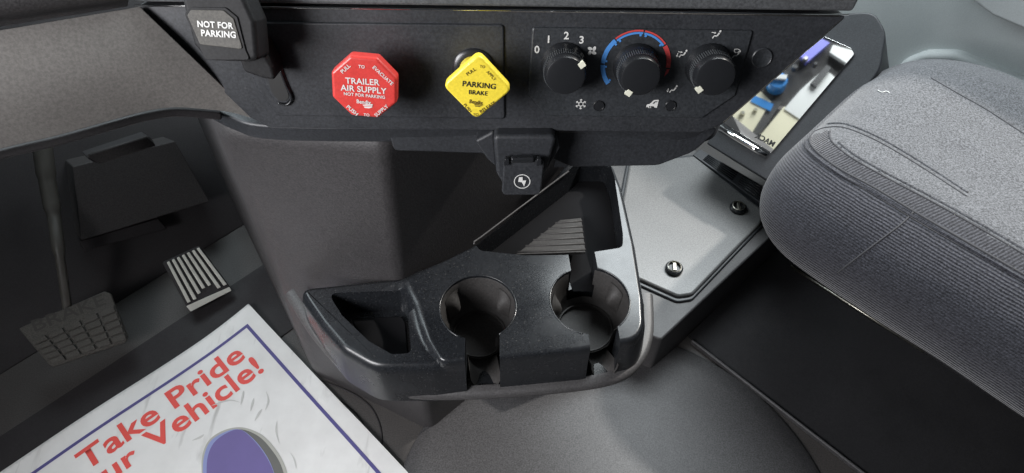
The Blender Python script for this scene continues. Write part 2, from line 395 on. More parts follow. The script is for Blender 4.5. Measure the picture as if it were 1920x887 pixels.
# ------------------------------------------------------------ climate control panel
cl = empty('climate_control', (0, 0, 0), 'black climate control panel with three dials, red and blue arc and white symbols', 'climate control')
hv = [(998, 50), (1412, 56), (1378, 178), (1316, 220), (1022, 216), (990, 174)]
prism('face_plate', PANEL, rounded(PANEL.poly(hv), .003), -.002, .0022, M['hvac'], cl, .0016)
CP = PANEL.up(.0024)
def knob(px, py, ang, label):
    c = PANEL.uv(px, py)
    k = lathe('dial', PANEL, [(r * .9, h) for r, h in [(.0222, .0022), (.0222, .004), (.0212, .0075), (.0202, .010), (.0198, .0115), (.0196, .0125), (.0196, .0225), (.0190, .0240), (.0188, .0262), (.0176, .0285), (.0160, .0290), (.0001, .0286)]], M['knob'], cl, cu=c[0], cv=c[1], n=64)
    k['label'] = label
    # knurled grip ring
    vs = []; fs = []; n = 60
    for i in range(n):
        a = 2 * math.pi * i / n; da = .55 * math.pi / n
        for (r, aa) in ((.0174, -da), (.0183, -da * .6), (.0183, da * .6), (.0174, da)):
            for h in (.0130, .0218): vs.append(PANEL.at(c[0] + r * math.cos(a + aa), c[1] + r * math.sin(a + aa), h))
        b_ = 8 * i
        for j in range(3): fs.append((b_ + 2 * j, b_ + 2 * j + 2, b_ + 2 * j + 3, b_ + 2 * j + 1))
        fs.append((b_, b_ + 2, b_ + 4, b_ + 6)); fs.append((b_ + 1, b_ + 3, b_ + 5, b_ + 7))
    g = mk('grip_ring', vs, fs, M['grip'], k, smooth=False); fixn(g)
    a = R(90 - ang); rr = .0164
    q = V((c[0] + rr * math.cos(a), c[1] + rr * math.sin(a))); d = V((math.cos(a), math.sin(a))); s = V((-d.y, d.x))
    prism('pointer', PANEL, [tuple(q + d * x + s * y) for x, y in ((-.0028, -.0024), (.0022, -.0024), (.0022, .0024), (-.0028, .0024))], .0262, .0298, M['cream'], k)
    return c
k1 = knob(1057, 120, 52, 'black fan dial'); k2 = knob(1192, 122, 212, 'black temperature dial'); k3 = knob(1327, 122, 228, 'black air direction dial')
for s, px, py in (('0', 1002, 99), ('1', 1027, 80), ('2', 1057, 73), ('3', 1086, 81)):
    a = V(CP.uv(px, py)); wd = glyphs(s, .02)[2]
    text('fan_number', s, CP, tuple(a), tuple(a + V((wd * .0088, 0))), M['white'], cl, bold=.02)
def sym(name, polys, px, py, sc, rot=0, m_='white'):
    c = CP.uv(px, py); ca, sa = math.cos(R(rot)), math.sin(R(rot)); vs = []; fs = []
    for p in polys:
        p = ccw(p); b_ = len(vs)
        vs += [CP.at(c[0] + sc * (x * ca - y * sa), c[1] + sc * (x * sa + y * ca), .0004) for x, y in p]; fs.append(list(range(b_, b_ + len(p))))
    return mk(name, vs, fs, M[m_], cl, smooth=False)
def ell(cx, cy, rx, ry, rot=0, n=14):
    return [(cx + rx * math.cos(t) * math.cos(rot) - ry * math.sin(t) * math.sin(rot), cy + rx * math.cos(t) * math.sin(rot) + ry * math.sin(t) * math.cos(rot)) for t in [2 * math.pi * i / n for i in range(n)]]
def bar(x0, y0, x1, y1, w_):
    d = V((x1 - x0, y1 - y0)).normalized(); s = V((-d.y, d.x)) * w_ / 2
    return [(x0 + s.x, y0 + s.y), (x0 - s.x, y0 - s.y), (x1 - s.x, y1 - s.y), (x1 + s.x, y1 + s.y)]
sym('fan_symbol', [ell(.5 * math.cos(a), .5 * math.sin(a), .42, .27, a + .5) for a in [R(45 + 90 * i) for i in range(4)]], 1110, 95, .0051)
flake = [bar(.28 * math.cos(a), .28 * math.sin(a), math.cos(a), math.sin(a), .17) for a in [R(60 * i + 30) for i in range(6)]]
flake += [bar(.68 * math.cos(a), .68 * math.sin(a), .68 * math.cos(a) + .3 * math.cos(a + s), .68 * math.sin(a) + .3 * math.sin(a + s), .12) for a in [R(60 * i + 30) for i in range(6)] for s in (.8, -.8)]
flake += [bar(.42 * math.cos(R(60 * i)), .42 * math.sin(R(60 * i)), .42 * math.cos(R(60 * i + 60)), .42 * math.sin(R(60 * i + 60)), .16) for i in range(6)]
sym('snowflake_symbol', flake, 1089, 195, .0048)
person = [ell(.35, .72, .16, .2), bar(.28, .45, .05, -.1, .24), bar(.05, -.12, -.38, -.12, .2), bar(-.38, -.1, -.6, -.6, .18)]
arrow_up = [bar(-1.0, .35, -.45, .35, .13), [(-.5, .55), (-.5, .15), (-.2, .35)]]
arrow_dn = [bar(-1.0, .1, -1.0, -.35, .13), [(-1.2, -.3), (-.8, -.3), (-1.0, -.62)]]
sym('face_vent_symbol', person + arrow_up, 1344, 66, .0051, -8)
sym('face_foot_vent_symbol', person + arrow_up + arrow_dn, 1281, 102, .0049, -8)
sym('foot_vent_symbol', person + arrow_dn, 1263, 168, .0049, -8)
sym('windscreen_vent_symbol', person + [bar(-.7, .95, -.1, 1.05, .12), bar(-.1, 1.05, .3, .9, .12), bar(-.7, .95, -.55, .45, .12), bar(.3, .9, 0, .4, .12), bar(-.55, .45, -.1, .4, .12)], 1381, 103, .0049, -8)
sym('cab_symbol', [[(-1, -.5), (-.95, 0), (-.45, .15), (.2, .85), (1.0, .9), (.85, -.55), (.45, -.55), (.3, -.3), (0, -.35), (-.2, -.6), (-.6, -.6), (-.7, -.4)]], 1223, 196, .0052)
sym('cab_symbol_window', [[(-.05, .2), (.3, .6), (.75, .62), (.7, .45), (.35, .4), (.25, .15)], ell(-.1, -.42, .16, .16), ell(-.45, -.42, .13, .13)], 1223.3, 195.7, .0052, m_='hvac').location += CP.n * .0003
for px, py in ((1122, 196), (1256, 196)):
    c = PANEL.uv(px, py)
    lathe('push_button', PANEL, [(.0050, .0022), (.0050, .0032), (.0044, .0038), (.0040, .0034), (.0001, .0036)], M['knob'], cl, cu=c[0], cv=c[1], n=28)
# temperature arc
ac = (PANEL.uv(1191, 119)[0], PANEL.uv(1191, 119)[1]); ro, ri, rm = .0300, .0262, .0283
arc('cold_arc', CP, ac, ri, ro, -128, -91, M['blue'], cl); arc('cold_arc', CP, ac, ri, ro, -88.5, -43, M['blue'], cl)
arc('warm_arc', CP, ac, rm + .0003, ro, -41, 7, M['redp'], cl); arc('warm_arc', CP, ac, rm + .0003, ro, 9.5, 52, M['redp'], cl)
arc('cool_arc', CP, ac, ri + .0002, rm - .0002, -41, 7, M['blue'], cl); arc('cool_arc', CP, ac, ri + .0002, rm - .0002, 9.5, 52, M['blue'], cl)
arc('hot_arc', CP, ac, ri, ro, 54.5, 95, M['redp'], cl)
flat('hot_arc_end', CP, [(ac[0] + r * math.sin(R(a)), ac[1] + r * math.cos(R(a))) for r, a in ((ro, 97), (ro - .0005, 104), (ro - .0022, 112), (ri + .0012, 98))], M['redp'], cl)
for a, s in ((-126, 1), (-93, -1), (-86, 1), (-45, -1), (-39, 1), (5, -1), (11, 1), (50, -1)):
    arc('arc_tick', CP, ac, ri - .0016, ri + .0004, a, a + s * 4, M['blue'], cl, n=3)

# ------------------------------------------------------------ push-pull air valve knobs
def plunger(root, c, m_, hs, r, collar):
    lathe('stem', PANEL, [(r, .0), (r, hs), (r - .002, hs + .001)], m_, root, cu=c[0], cv=c[1], n=40)
    lathe('collar', PANEL, [(collar, .0023), (collar, .0035), (collar - .002, .005), (r - .001, .005)], M['knob'], root, cu=c[0], cv=c[1], n=48)
    prism('notch', PANEL, [(c[0] - .003, c[1] + r - .001), (c[0] + .003, c[1] + r - .001), (c[0] + .003, c[1] + r + .0012), (c[0] - .003, c[1] + r + .0012)], hs - .006, hs + .0012, M['black'], root)
rk = empty('air_supply_knob', (0, 0, 0), 'red octagonal trailer air supply push-pull knob with white lettering on the dash', 'knob')
RF = PANEL.up(.044)
oc = RF.uv(683, 165)
orad = .0285
octp = [(oc[0] + orad * math.cos(R(22.5 + 45 * i - 5)), oc[1] + orad * .98 * math.sin(R(22.5 + 45 * i - 5))) for i in range(8)]
plunger(rk, PANEL.uv(692, 133), M['red'], .033, .0150, .0165)
prism('cap', PANEL, rounded(octp, .004, 5), .031, .044, M['red'], rk, .0026, 4)
W = M['white']
def tx(s, a, b, fr=RF, p=rk, m_=W, **k): return text_px('lettering', s, fr, a, b, m_, p, **k)
tx('TRAILER', (648, 156), (712, 160), bold=.016); tx('AIR SUPPLY', (639, 169), (725, 176), bold=.016)
tx('NOT FOR PARKING', (645, 178), (722, 185), bold=.018)
tx('Bendix', (669, 193), (696, 196), bold=.022, ysc=1.15)
flat('emblem', RF, RF.poly([(680, 196), (699, 195), (698, 201), (692, 203), (684, 202)]), W, rk)
flat('emblem_line', RF, RF.poly([(681, 198), (698, 197.6), (698, 198.6), (682, 199.2)]), M['red'], rk, .0007)
tx('PULL', (643, 138), (658, 124), bold=.018); tx('TO', (672, 127), (684, 128), bold=.018); tx('EVACUATE', (698, 127), (734, 160), bold=.018)
tx('PUSH', (649, 201), (668, 217), bold=.018); tx('TO', (682, 217), (693, 218), bold=.018); tx('SUPPLY', (706, 219), (729, 200), bold=.018)
yk = empty('parking_brake_knob', (0, 0, 0), 'yellow diamond parking brake push-pull knob with black lettering on the dash', 'knob')
YF = PANEL.up(.044); yc = YF.uv(895, 164.5); yr = .0284
yp = [(yc[0] + yr * math.cos(R(90 * i - 3)), yc[1] + yr * math.sin(R(90 * i - 3))) for i in range(4)]
plunger(yk, PANEL.uv(889, 128), M['yellow'], .033, .0125, .0185)
prism('cap', PANEL, rounded(yp, .0062, 8), .033, .044, M['yellow'], yk, .0022, 4)
B = M['black']; D = M['brown']
def ty(s, a, b, m_=B, **k): return text_px('lettering', s, YF, a, b, m_, yk, **k)
ty('PARKING', (867, 161), (929, 167), bold=.02); ty('BRAKE', (879, 176), (914, 179), bold=.015)
ty('Bendix', (880, 193), (905, 196), D, bold=.022, ysc=1.2)
flat('emblem', YF, YF.poly([(889, 194.5), (905, 194), (904, 198), (899, 200), (891, 199.5)]), D, yk)
flat('emblem_line', YF, YF.poly([(890, 196.2), (905, 195.8), (905, 196.6), (890, 197.2)]), M['yellow'], yk, .0007)
ty('PULL', (877, 142), (893, 131), D, bold=.01); ty('TO', (899, 126), (909, 128), D, bold=.01); ty('APPLY', (911, 135), (927, 152), D, bold=.01)
ty('PUSH', (868, 197), (881, 211), D, bold=.01); ty('TO', (887, 217), (897, 217), D, bold=.01); ty('RELEASE', (902, 212), (930, 194), D, bold=.01)

# ------------------------------------------------------------ hand brake lever "not for parking"
hl = empty('trailer_brake_lever', (0, 0, 0), 'black trailer hand brake lever with white not for parking plate on the dash', 'brake lever')
# slot escutcheon
sp = [PANEL.uv(*p) for p in ((478, 108), (520, 98), (552, 178), (540, 192), (520, 190), (506, 172))]
prism('escutcheon', PANEL, rounded(sp, .006), .0, .0040, M['fascia'], hl, .0016)
sp2 = [PANEL.uv(*p) for p in ((494, 106), (516, 100), (545, 178), (537, 187), (524, 184), (512, 168))]
prism('slot', PANEL, rounded(sp2, .005), .003, .0046, M['black'], hl)
tube('slot_rim', smoothpath([PANEL.at(*PANEL.uv(*p), .0044) for p in ((528, 128), (538, 155), (549, 180), (540, 193), (524, 189))], 5), .0011, M['knob'], hl)
# the crank and the head
ha = PANEL.at(*PANEL.uv(522, 125), .004); hb = PANEL.at(*PANEL.uv(492, 88), .040)
prism('crank', PANEL, rounded([PANEL.uv(*p) for p in ((462, 62), (505, 58), (530, 104), (536, 128), (512, 124), (478, 112))], .005), .003, .030, M['lever'], hl, .006, 4)
HF = Frame(onp(415, 70, PANEL.at(0, 0, .052), PANEL.n), (1, .0, -.03), V((0, -math.cos(R(30)), math.sin(R(30)))))
hd = [(340, 0), (352, -22), (452, -18), (478, 40), (484, 112), (468, 117), (388, 114), (362, 84)]
prism('head', HF, rounded(HF.poly(hd), .005, 5), -.030, 0, M['lever'], hl, .005, 4)
fc = [(347, 26), (356, 13), (424, 14), (446, 32), (462, 95), (470, 112), (386, 112), (371, 80)]
prism('face_rim', HF, rounded(HF.poly(fc), .003, 5), -.002, .0012, M['lever'], hl, .0012)
fp = [(353, 28), (360, 18), (421, 19), (440, 35), (457, 92), (377, 80 + 3)]
prism('face_plate', HF, rounded(HF.poly(fp), .002, 4), .0, .0021, M['plate'], hl, .0005)
HF2 = HF.up(.0023)
text_px('lettering', 'NOT FOR', HF2, (371, 50), (438, 54), W, hl, bold=.03, ysc=1.05)
text_px('lettering', 'PARKING', HF2, (378, 67), (443, 71), W, hl, bold=.03, ysc=1.05)

# ------------------------------------------------------------ knee panel on the driver side
kp = empty('knee_panel', (0, 0, 0), 'grey plastic knee panel with curved lower edge over the driver footwell', 'dash panel')
kn = V((.52, -.74, .42)).normalized()
k0 = PANEL.at(*PANEL.uv(400, 150), -.008)
def lerp(a, b, t): return (a[0] + (b[0] - a[0]) * t, a[1] + (b[1] - a[1]) * t)
def sheet(name, rows, fn, m_, parent, thick, nb=.0):
    nc = len(rows[0]); vs = [fn(p, i / (len(rows) - 1), j / (nc - 1)) for i, r_ in enumerate(rows) for j, p in enumerate(r_)]
    fs = [(i * nc + j, (i + 1) * nc + j, (i + 1) * nc + j + 1, i * nc + j + 1) for i in range(len(rows) - 1) for j in range(nc - 1)]
    o = mk(name, vs, fs, m_, parent)
    s = o.modifiers.new('s', 'SOLIDIFY'); s.thickness = thick; s.offset = -1
    if nb: bevel(o, nb, 3, 50)
    return o
bot = [V((x, y, 0)) for x, y in ((-140, 322), (0, 280), (110, 254), (220, 223), (280, 208), (330, 202), (400, 207), (440, 213), (484, 226))]
bot = smoothpath(bot, 8)
rows = []
NR = 14
top_l, top_r = (-140, 80), (262, 12)
for i in range(NR + 1):
    t = i / NR; row = []
    for j, b in enumerate(bot):
        a = lerp(top_l, top_r, j / (len(bot) - 1)); row.append(lerp(a, (b.x, b.y), t))
    rows.append(row)
def kfn(p, t, s):
    q = onp(*p, k0, kn)
    return q + kn * (.012 * math.sin(math.pi * t) - .03 * max(0, (s - .78) / .22) ** 2 * 0)
sheet('panel', rows, kfn, M['grey'], kp, .018, .004)
# strip above, with a groove between
rows2 = [[lerp(lerp((-140, -60), (240, -70), j / 20), lerp((-140, 80), (246, 18), j / 20), i / 8) for j in range(21)] for i in range(9)]
sheet('upper_strip', rows2, lambda p, t, s: onp(*p, k0 + kn * .012, kn) - kn * (.03 * max(0, t - .7) / .3), M['tower'], kp, .02, .004)
prism('footwell_shade_slab', Frame((0, 0, 0), TR, Z), [(-.95, .66), (.02, .66), (.02, 1.72), (-.95, 1.72)], .76, .78, M['foot'], kp)  # unseen slab added to keep window light out of the footwell
# lower lip under the panel
rows3 = [[(b.x, b.y + 2 + 20 * t * (1 - .3 * j / len(bot))) for j, b in enumerate(bot[:52])] for t in (0, .5, 1)]
sheet('lower_lip', rows3, lambda p, t, s: onp(*p, k0 - kn * .02, kn), M['foot'], kp, .02, .003)

# ------------------------------------------------------------ driver footwell
fwl = empty('firewall', (0, 0, 0), 'dark firewall and side wall closing the driver footwell behind the pedals', 'wall')
box('back_wall', T(-.2, 1.72, .5), TR * .7, TF * .02, Z * .55, M['foot'], fwl)
box('side_wall', T(-.92, .9, .4), TR * .02, TF * .9, Z * .42, M['foot'], fwl)
BW = Frame(T(0, 1.35, .2), TR, -TF)
TFm0 = Frame((0, 0, 0), TR, Z)
toe = Frame(T(0, 1.10, 0), TR, (-TF + Z * .9))
prism('toe_board', toe, [(-.9, -.0), (.36, -.0), (.36, .55), (-.9, .55)], -.02, 0, M['foot'], fwl, .004)
tag(prism('dark_floor_strip', TFm0, [(-.9, .80), (.30, .80), (.30, .975), (-.9, .975)], 0, .003, M['foot']), 'thin black strip on the floor under the edge of the paper mat', 'floor mat')  # thin dark strip across the floor beside the paper mat
bd = empty('footwell_board', (0, 0, 0), 'grey brown cover board fixed to the firewall above the accelerator pedal', 'cover board')
bf = Frame(T(.1, 1.22, .3), TR, (-TF + Z * .55))
prism('board', bf, rounded(bf.poly([(136, 312), (328, 264), (394, 378), (152, 452)]), .004), -.32, 0, M['board'], bd, .004)
prism('flange', bf, bf.poly([(150, 455), (300, 412), (318, 432), (160, 474)]), -.05, -.014, M['foot'], bd, .003)
vt = empty('footwell_vent', (0, 0, 0), 'ribbed grey footwell vent tucked beneath the knee panel', 'vent')
vf = Frame(T(.08, .98, .62), TR, (-TF + Z * .4))
prism('vent_body', vf, rounded(vf.poly([(160, 296), (280, 256), (292, 270), (180, 306)]), .004), -.04, 0, M['foot'], vt, .003)
for i in range(7):
    t = i / 6
    a = lerp((165, 292), (184, 303), t); b = lerp((276, 258), (289, 270), t)
    tube('rib', [vf.at(*vf.uv(*a), .001), vf.at(*vf.uv(*b), .001)], .0034, M['board'], vt, n=6)
# brake arm and pedal
br = empty('brake_pedal', (0, 0, 0), 'worn rubber brake pedal with grid of raised pads on a steel arm', 'pedal')
pf = Frame(hz(140, 620, .10), TR, (-TF * .75 + Z))
bq = [(34, 616), (196, 546), (208, 550), (240, 632), (236, 642), (100, 688), (92, 684)]
prism('pad', pf, rounded(pf.poly(bq), .004), -.018, 0, M['rubber'], br, .003)
def quad_px(u, v):
    a = lerp((38, 624), (206, 548), u); b = lerp((98, 684), (240, 636), u); return lerp(a, b, v)
for i in range(5):
    for j in range(5):
        u_0, u_1 = (i + .08) / 5, (i + .92) / 5; v_0, v_1 = .27 + (j + .1) * .146, .27 + (j + .9) * .146
        q = [pf.uv(*quad_px(*c)) for c in ((u_0, v_0), (u_1, v_0), (u_1, v_1), (u_0, v_1))]
        prism('raised_pad', pf, q, -.001, .004, M['rubber'], br, .001, 2)
text_px('lettering', 'BRAKE', pf, (66, 622), (200, 570), M['padtext'], br, bold=.01, ysc=.75)
tube('arm', smoothpath([onp(78, 262, pf.o + TF * .22, TF), onp(88, 335, pf.o + TF * .18, TF), onp(100, 400, pf.o + TF * .14, TF), onp(112, 480, pf.o + TF * .08, TF), pf.at(*pf.uv(127, 604), -.024)]), [.016] * 8 + [.014] * 8 + [.011] * 8 + [.008] * 9, M['arm'], br, n=10)
prism('linkage', BW, BW.poly([(128, 330), (138, 322), (146, 352), (136, 358)]), -.01, .01, M['steel'], br, .002)
# accelerator
ap = empty('accelerator_pedal', (0, 0, 0), 'black accelerator pedal with pale metal ribs on the footwell floor', 'pedal')
af = Frame(hz(370, 520, .062), TR, (-TF * .85 + Z))
prism('plate', af, rounded(af.poly([(304, 492), (374, 460), (434, 541), (430, 548), (358, 582), (352, 578)]), .004), -.012, 0, M['foot'], ap, .002)
prism('foot_edge', af, rounded(af.poly([(349, 574), (430, 538), (434, 545), (358, 584)]), .002), -.010, .002, M['alu'], ap, .001)
for i in range(7):
    t = (i + .4) / 7
    a0_, a1_ = lerp((309, 494), (374, 464), t), lerp((309, 494), (374, 464), t + .075)
    end = .93 if i in (0, 1, 5, 6) else (.86 if i in (2,) else .80)
    b0_, b1_ = lerp((350, 576), (430, 538), t), lerp((350, 576), (430, 538), t + .075)
    q = [a0_, a1_, lerp(a1_, b1_, end), lerp(a0_, b0_, end)]
    prism('rib', af, af.poly(q), -.001, .005, M['alu'], ap, .001, 2)
prism('hinge', BW, BW.poly([(268, 420), (322, 398), (372, 462), (310, 488)]), -.05, -.01, M['foot'], ap, .004)
prism('clip', BW.up(.0), BW.poly([(315, 405), (327, 401), (331, 409), (319, 413)]), -.008, .002, M['wbox'], ap)

# ------------------------------------------------------------ console tower under the dash
tw = empty('console_tower', (0, 0, 0), 'textured brown grey console tower between the dash and the cup tray', 'console')
def ring(z):
    t = (.752 - z) / .752
    Bt, Bb = hz(398, 218, .745), hz(590, 700, 0)
    b = Bt.lerp(Bb, t)
    c1, c2 = hz(716, 244, .745), hz(748, 518, .49)
    c = c1.lerp(c2, (.745 - z) / (.745 - .49)) if z > .45 else c1.lerp(c2, (.745 - .45) / .255)
    d = c + V((.24, .22, 0)); a = b + V((-.26, .42, 0))
    p = [(a.x, a.y), (b.x, b.y), (c.x, c.y), (d.x, d.y), (d.x - .1, d.y + .15), (a.x + .1, a.y + .2)]
    return [V((x, y, z)) for x, y in rounded(p, [.01, .05, .022, .01, .01, .01], 8)]
zs = [.737, .70, .64, .58, .52, .48, .40, .30, .2, .1, 0]
rg = [ring(z) for z in zs]; n = len(rg[0]); vs = [v for r_ in rg for v in r_]
fs = [(i * n + j, (i + 1) * n + j, (i + 1) * n + (j + 1) % n, i * n + (j + 1) % n) for i in range(len(zs) - 1) for j in range(n)] + [list(range(n))]
fixn(mk('housing', vs, fs, M['tower'], tw))

# ------------------------------------------------------------ cup tray
ct = empty('cup_tray', (0, 0, 0), 'black moulded cup holder tray with two cup wells, side bin and ribbed pocket', 'cup holder')
FL = Frame((0, 0, 0), (1, 0, 0), Z)
def hp(pts, z): return [tuple(hz(x, y, z).xy) for x, y in pts]
ZT, ZB, ZL = .490, .405, .480
# the whole outline (lower level) and the cup block
outl = [(552, 538), (770, 516), (885, 458), (1020, 352), (1064, 300), (1148, 300), (1168, 350), (1192, 455), (1208, 555), (1212, 612), (1196, 640), (1092, 662), (940, 676), (812, 690), (700, 690), (640, 655), (598, 606)]
rd = [.014, .02, .02, .02, .018, .018, .02, .05, .05, .05, .025, .05, .05, .02, .05, .04, .04]
def resamp(p, step=.007):
    p = [V(q) for q in p]; p = [q for i, q in enumerate(p) if (q - p[i - 1]).length > 4e-4]; out = []
    for a_, b_ in zip(p, p[1:] + p[:1]):
        k = max(1, int((b_ - a_).length / step)); out += [tuple(a_.lerp(b_, t / k)) for t in range(k)]
    return out
def offset(p, d):
    out = []; n = len(p)
    for i in range(n):
        t = V(p[(i + 1) % n]) - V(p[i - 1]); t.normalize(); out.append((p[i][0] - t.y * d, p[i][1] + t.x * d))
    return out
def stack(name, levels, m_, parent):
    n = len(levels[0][0]); vs = [V((x, y, z)) for p, z in levels for x, y in p]; L = len(levels)
    fs = [list(range(n))[::-1], list(range((L - 1) * n, L * n))]
    fs += [[k * n + i, k * n + (i + 1) % n, (k + 1) * n + (i + 1) % n, (k + 1) * n + i] for k in range(L - 1) for i in range(n)]
    return fixn(mk(name, vs, fs, m_, parent, False))
lo = ccw(resamp(rounded(hp(outl, ZL), rd, 5)))
body = stack('body', [(offset(lo, -.006), ZB), (offset(lo, -.004), ZL - .045), (offset(lo, -.001), ZL - .014), (offset(lo, .0012), ZL - .007), (offset(lo, .004), ZL - .002), (offset(lo, .009), ZL)], M['tray'], ct)
blk = [(756, 522), (885, 459), (1020, 353), (1064, 301), (1148, 301), (1167, 351), (1191, 456), (1207, 556), (1210, 612), (1194, 638), (1092, 658), (940, 672), (824, 682), (800, 640), (780, 570)]
rb = [.012, .02, .02, .018, .018, .02, .05, .05, .05, .025, .05, .05, .016, .03, .05]
bp_ = ccw(resamp(rounded(hp(blk, ZT), rb, 5)))
def lean(p, d): return [(x - d * max(0, min(1, (-.085 - x) / .02)), y) for x, y in p]
def loft(name, a, za, b, zb, m_, parent):
    n = len(a); vs = [V((x, y, za)) for x, y in a] + [V((x, y, zb)) for x, y in b]
    return fixn(mk(name, vs, [list(range(n)), list(range(n, 2 * n))] + [[i, (i + 1) % n, n + (i + 1) % n, n + i] for i in range(n)], m_, parent, False))
block = stack('block', [(lean(offset(bp_, .0005), .016), ZB + .011), (lean(offset(bp_, .0005), .014), ZL - .001), (lean(offset(bp_, .0015), .004), ZT - .004), (lean(offset(bp_, .0035), .001), ZT - .001), (offset(bp_, .0065), ZT)], M['tray'], ct)
c1 = hz(896, 575, ZT); c2 = hz(1106, 562, ZT); CR = .0455; CR2 = .0480
cut = []
def cyl(c, r0, r1, z0, z1, n=72):
    a = [(c.x + r0 * math.cos(2 * math.pi * i / n), c.y + r0 * math.sin(2 * math.pi * i / n)) for i in range(n)]
    b = [(c.x + r1 * math.cos(2 * math.pi * i / n), c.y + r1 * math.sin(2 * math.pi * i / n)) for i in range(n)]
    return loft('cut', a, z0, b, z1, None, None)
boolean(body, [block], 'UNION')
CZ = ZT - .072
cut += [cyl(c1, CR, CR, CZ - .004, ZT + .05), cyl(c2, CR2, CR2, CZ - .004, ZT + .05)]
def slot(a, b, wd, z0):
    a, b = V(a), V(b); d = (b - a).normalized(); s = V((-d.y, d.x)) * wd / 2
    return prism('cut', FL, [tuple(a + s), tuple(a - s), tuple(b - s), tuple(b + s)], z0, ZT + .05, None)
f1 = hz(908, 735, ZT); f2 = hz(1135, 722, ZT)
cut += [slot(c1.xy + V((.006, 0)), (c1.x + .010, f1.y - .06), .040, CZ - .003), slot(c2.xy + V((.010, 0)), (c2.x + .022, f2.y - .06), .036, CZ - .003)]
n0 = hz(1084, 476, ZT); cut.append(slot(n0.xy + V((0, .05)), c2.xy, .034, ZT - .045))
# side bin
bin_top = [(612, 548), (756, 543), (765, 560), (774, 664), (735, 666), (690, 640), (640, 592)]
bt = rounded(hp(bin_top, ZL), .008, 4); bc = V((sum(p[0] for p in bt) / len(bt), sum(p[1] for p in bt) / len(bt)))
bb = [tuple(bc + (V(p) - bc) * .86) for p in bt]
cut.append(loft('cut', bb, ZL - .040, [tuple(bc + (V(p) - bc) * 1.03) for p in bt], ZL + .02, None, None))
# pocket
pk = [(888, 454), (1068, 318), (1090, 296), (1140, 296), (1152, 330), (1168, 438), (1168, 464), (1110, 473), (1060, 478), (985, 479), (900, 470)]
pt = rounded(hp(pk, ZT), [.006, .004, .01, .01, .02, .012, .010, .01, .01, .01, .01], 5)
cut.append(loft('cut', pt, ZT - .050, pt, ZT + .05, None, None))
boolean(body, cut)
body.data.polygons.foreach_set('use_smooth', [True] * len(body.data.polygons))
bevel(body, .0016, 3, 60); body.modifiers['b'].harden_normals = False
wn = body.modifiers.new('w', 'WEIGHTED_NORMAL'); wn.mode = 'FACE_AREA_WITH_ANGLE'; wn.weight = 70
# cup liners with finger bumps
def liner(c, r, name_label, bumps):
    F_ = Frame((c.x, c.y, 0), (1, 0, 0), Z)
    prof = [(r - .0002, ZT - .004), (r - .0012, ZT - .006), (r * .93, CZ + .040), (r * .86, CZ + .016), (r * .80, CZ + .010), (r * .78, CZ + .008), (r * .74, CZ + .0065), (r * .72, CZ + .003), (.0005, CZ + .002)]
    o = lathe('cup_well', F_, prof, M['well'], ct, n=96)
    bm = bmesh.new(); bm.from_mesh(o.data)                   # open it where the handle slots run
    kill = []
    for f in bm.faces:
        m__ = f.calc_center_median(); d = m__ - V((c.x, c.y, 0))
        for (ang, hw, zmin) in bumps['gaps']:
            dd = V((math.cos(R(ang)), math.sin(R(ang)))); s = abs(d.x * dd.y - d.y * dd.x)
            if d.xy.dot(dd) > r * .70 and s < hw and m__.z > zmin: kill.append(f); break
    bmesh.ops.delete(bm, geom=kill, context='FACES'); bm.to_mesh(o.data); bm.free()
    for a in bumps['fins']:
        d = V((math.cos(R(a)), math.sin(R(a)), 0)); t = V((-d.y, d.x, 0)); b0 = V((c.x, c.y, 0))
        vs = []; fs = []
        nz, nt_ = 10, 9
        for i in range(nz + 1):
            q = i / nz; z = CZ + .018 + (.042) * q; rr = r * (.86 + .07 * q) if q < .8 else r * .93
            for j in range(nt_ + 1):
                s = (j / nt_ - .5) * 2; hh = .011 * math.sin(math.pi * min(1, q * 1.05)) ** .8 * math.cos(s * math.pi / 2) ** 1.2 if q * 1.05 < 1 else 0
                vs.append(b0 + d * (math.sqrt(max(0, (rr + .0005) ** 2 - (s * .012) ** 2)) - hh) + t * s * .012 + Z * z)
        w_ = nt_ + 1
        fs = [(i * w_ + j, i * w_ + j + 1, (i + 1) * w_ + j + 1, (i + 1) * w_ + j) for i in range(nz) for j in range(nt_)]
        mk('grip_fin', vs, fs, M['well'], o)
    lathe('base_ring', F_, [(r * .74, CZ + .0060), (r * .735, CZ + .0085), (r * .70, CZ + .0085), (r * .695, CZ + .003)], M['well'], o, n=64)
liner(c1, CR, '', dict(gaps=[(-84, .0185, CZ + .009)], fins=[40, 145]))
liner(c2, CR2, '', dict(gaps=[(-76, .0165, CZ + .009), (100, .017, ZT - .045)], fins=[35, 168]))
# channel floors of the handle slots
def channel(c, r, dx, yend, wd):
    vs = []; fs = []; na = 10; nl = 10
    for i in range(nl + 1):
        t = i / nl; y = c.y - r * .62 + (yend - c.y + r * .62) * t; x = c.x + dx * (.5 + .7 * t); z = CZ - .001 - .010 * t * t
        for k in range(na + 1):
            a = math.pi * (k / na); hw = wd * (.5 + .0 * t)
            vs.append(V((x + hw * math.cos(a), y, z + .036 * (1 - math.sin(a)) * (.2 + .8 * t))))
    w_ = na + 1
    fs = [(i * w_ + k, i * w_ + k + 1, (i + 1) * w_ + k + 1, (i + 1) * w_ + k) for i in range(nl) for k in range(na)]
    return fixn(mk('slot_channel', vs, fs, M['well'], ct))
channel(c1, CR, .0085, hz(908, 680, ZT).y + .006, .0365)
channel(c2, CR2, .016, hz(1135, 660, ZT).y + .008, .0325)
prism('bin_step', FL, rounded([tuple(bc + (V(p) - bc) * .70 + V((.004, -.004))) for p in bt], .004), ZL - .041, ZL - .034, M['matte'], ct, .002)
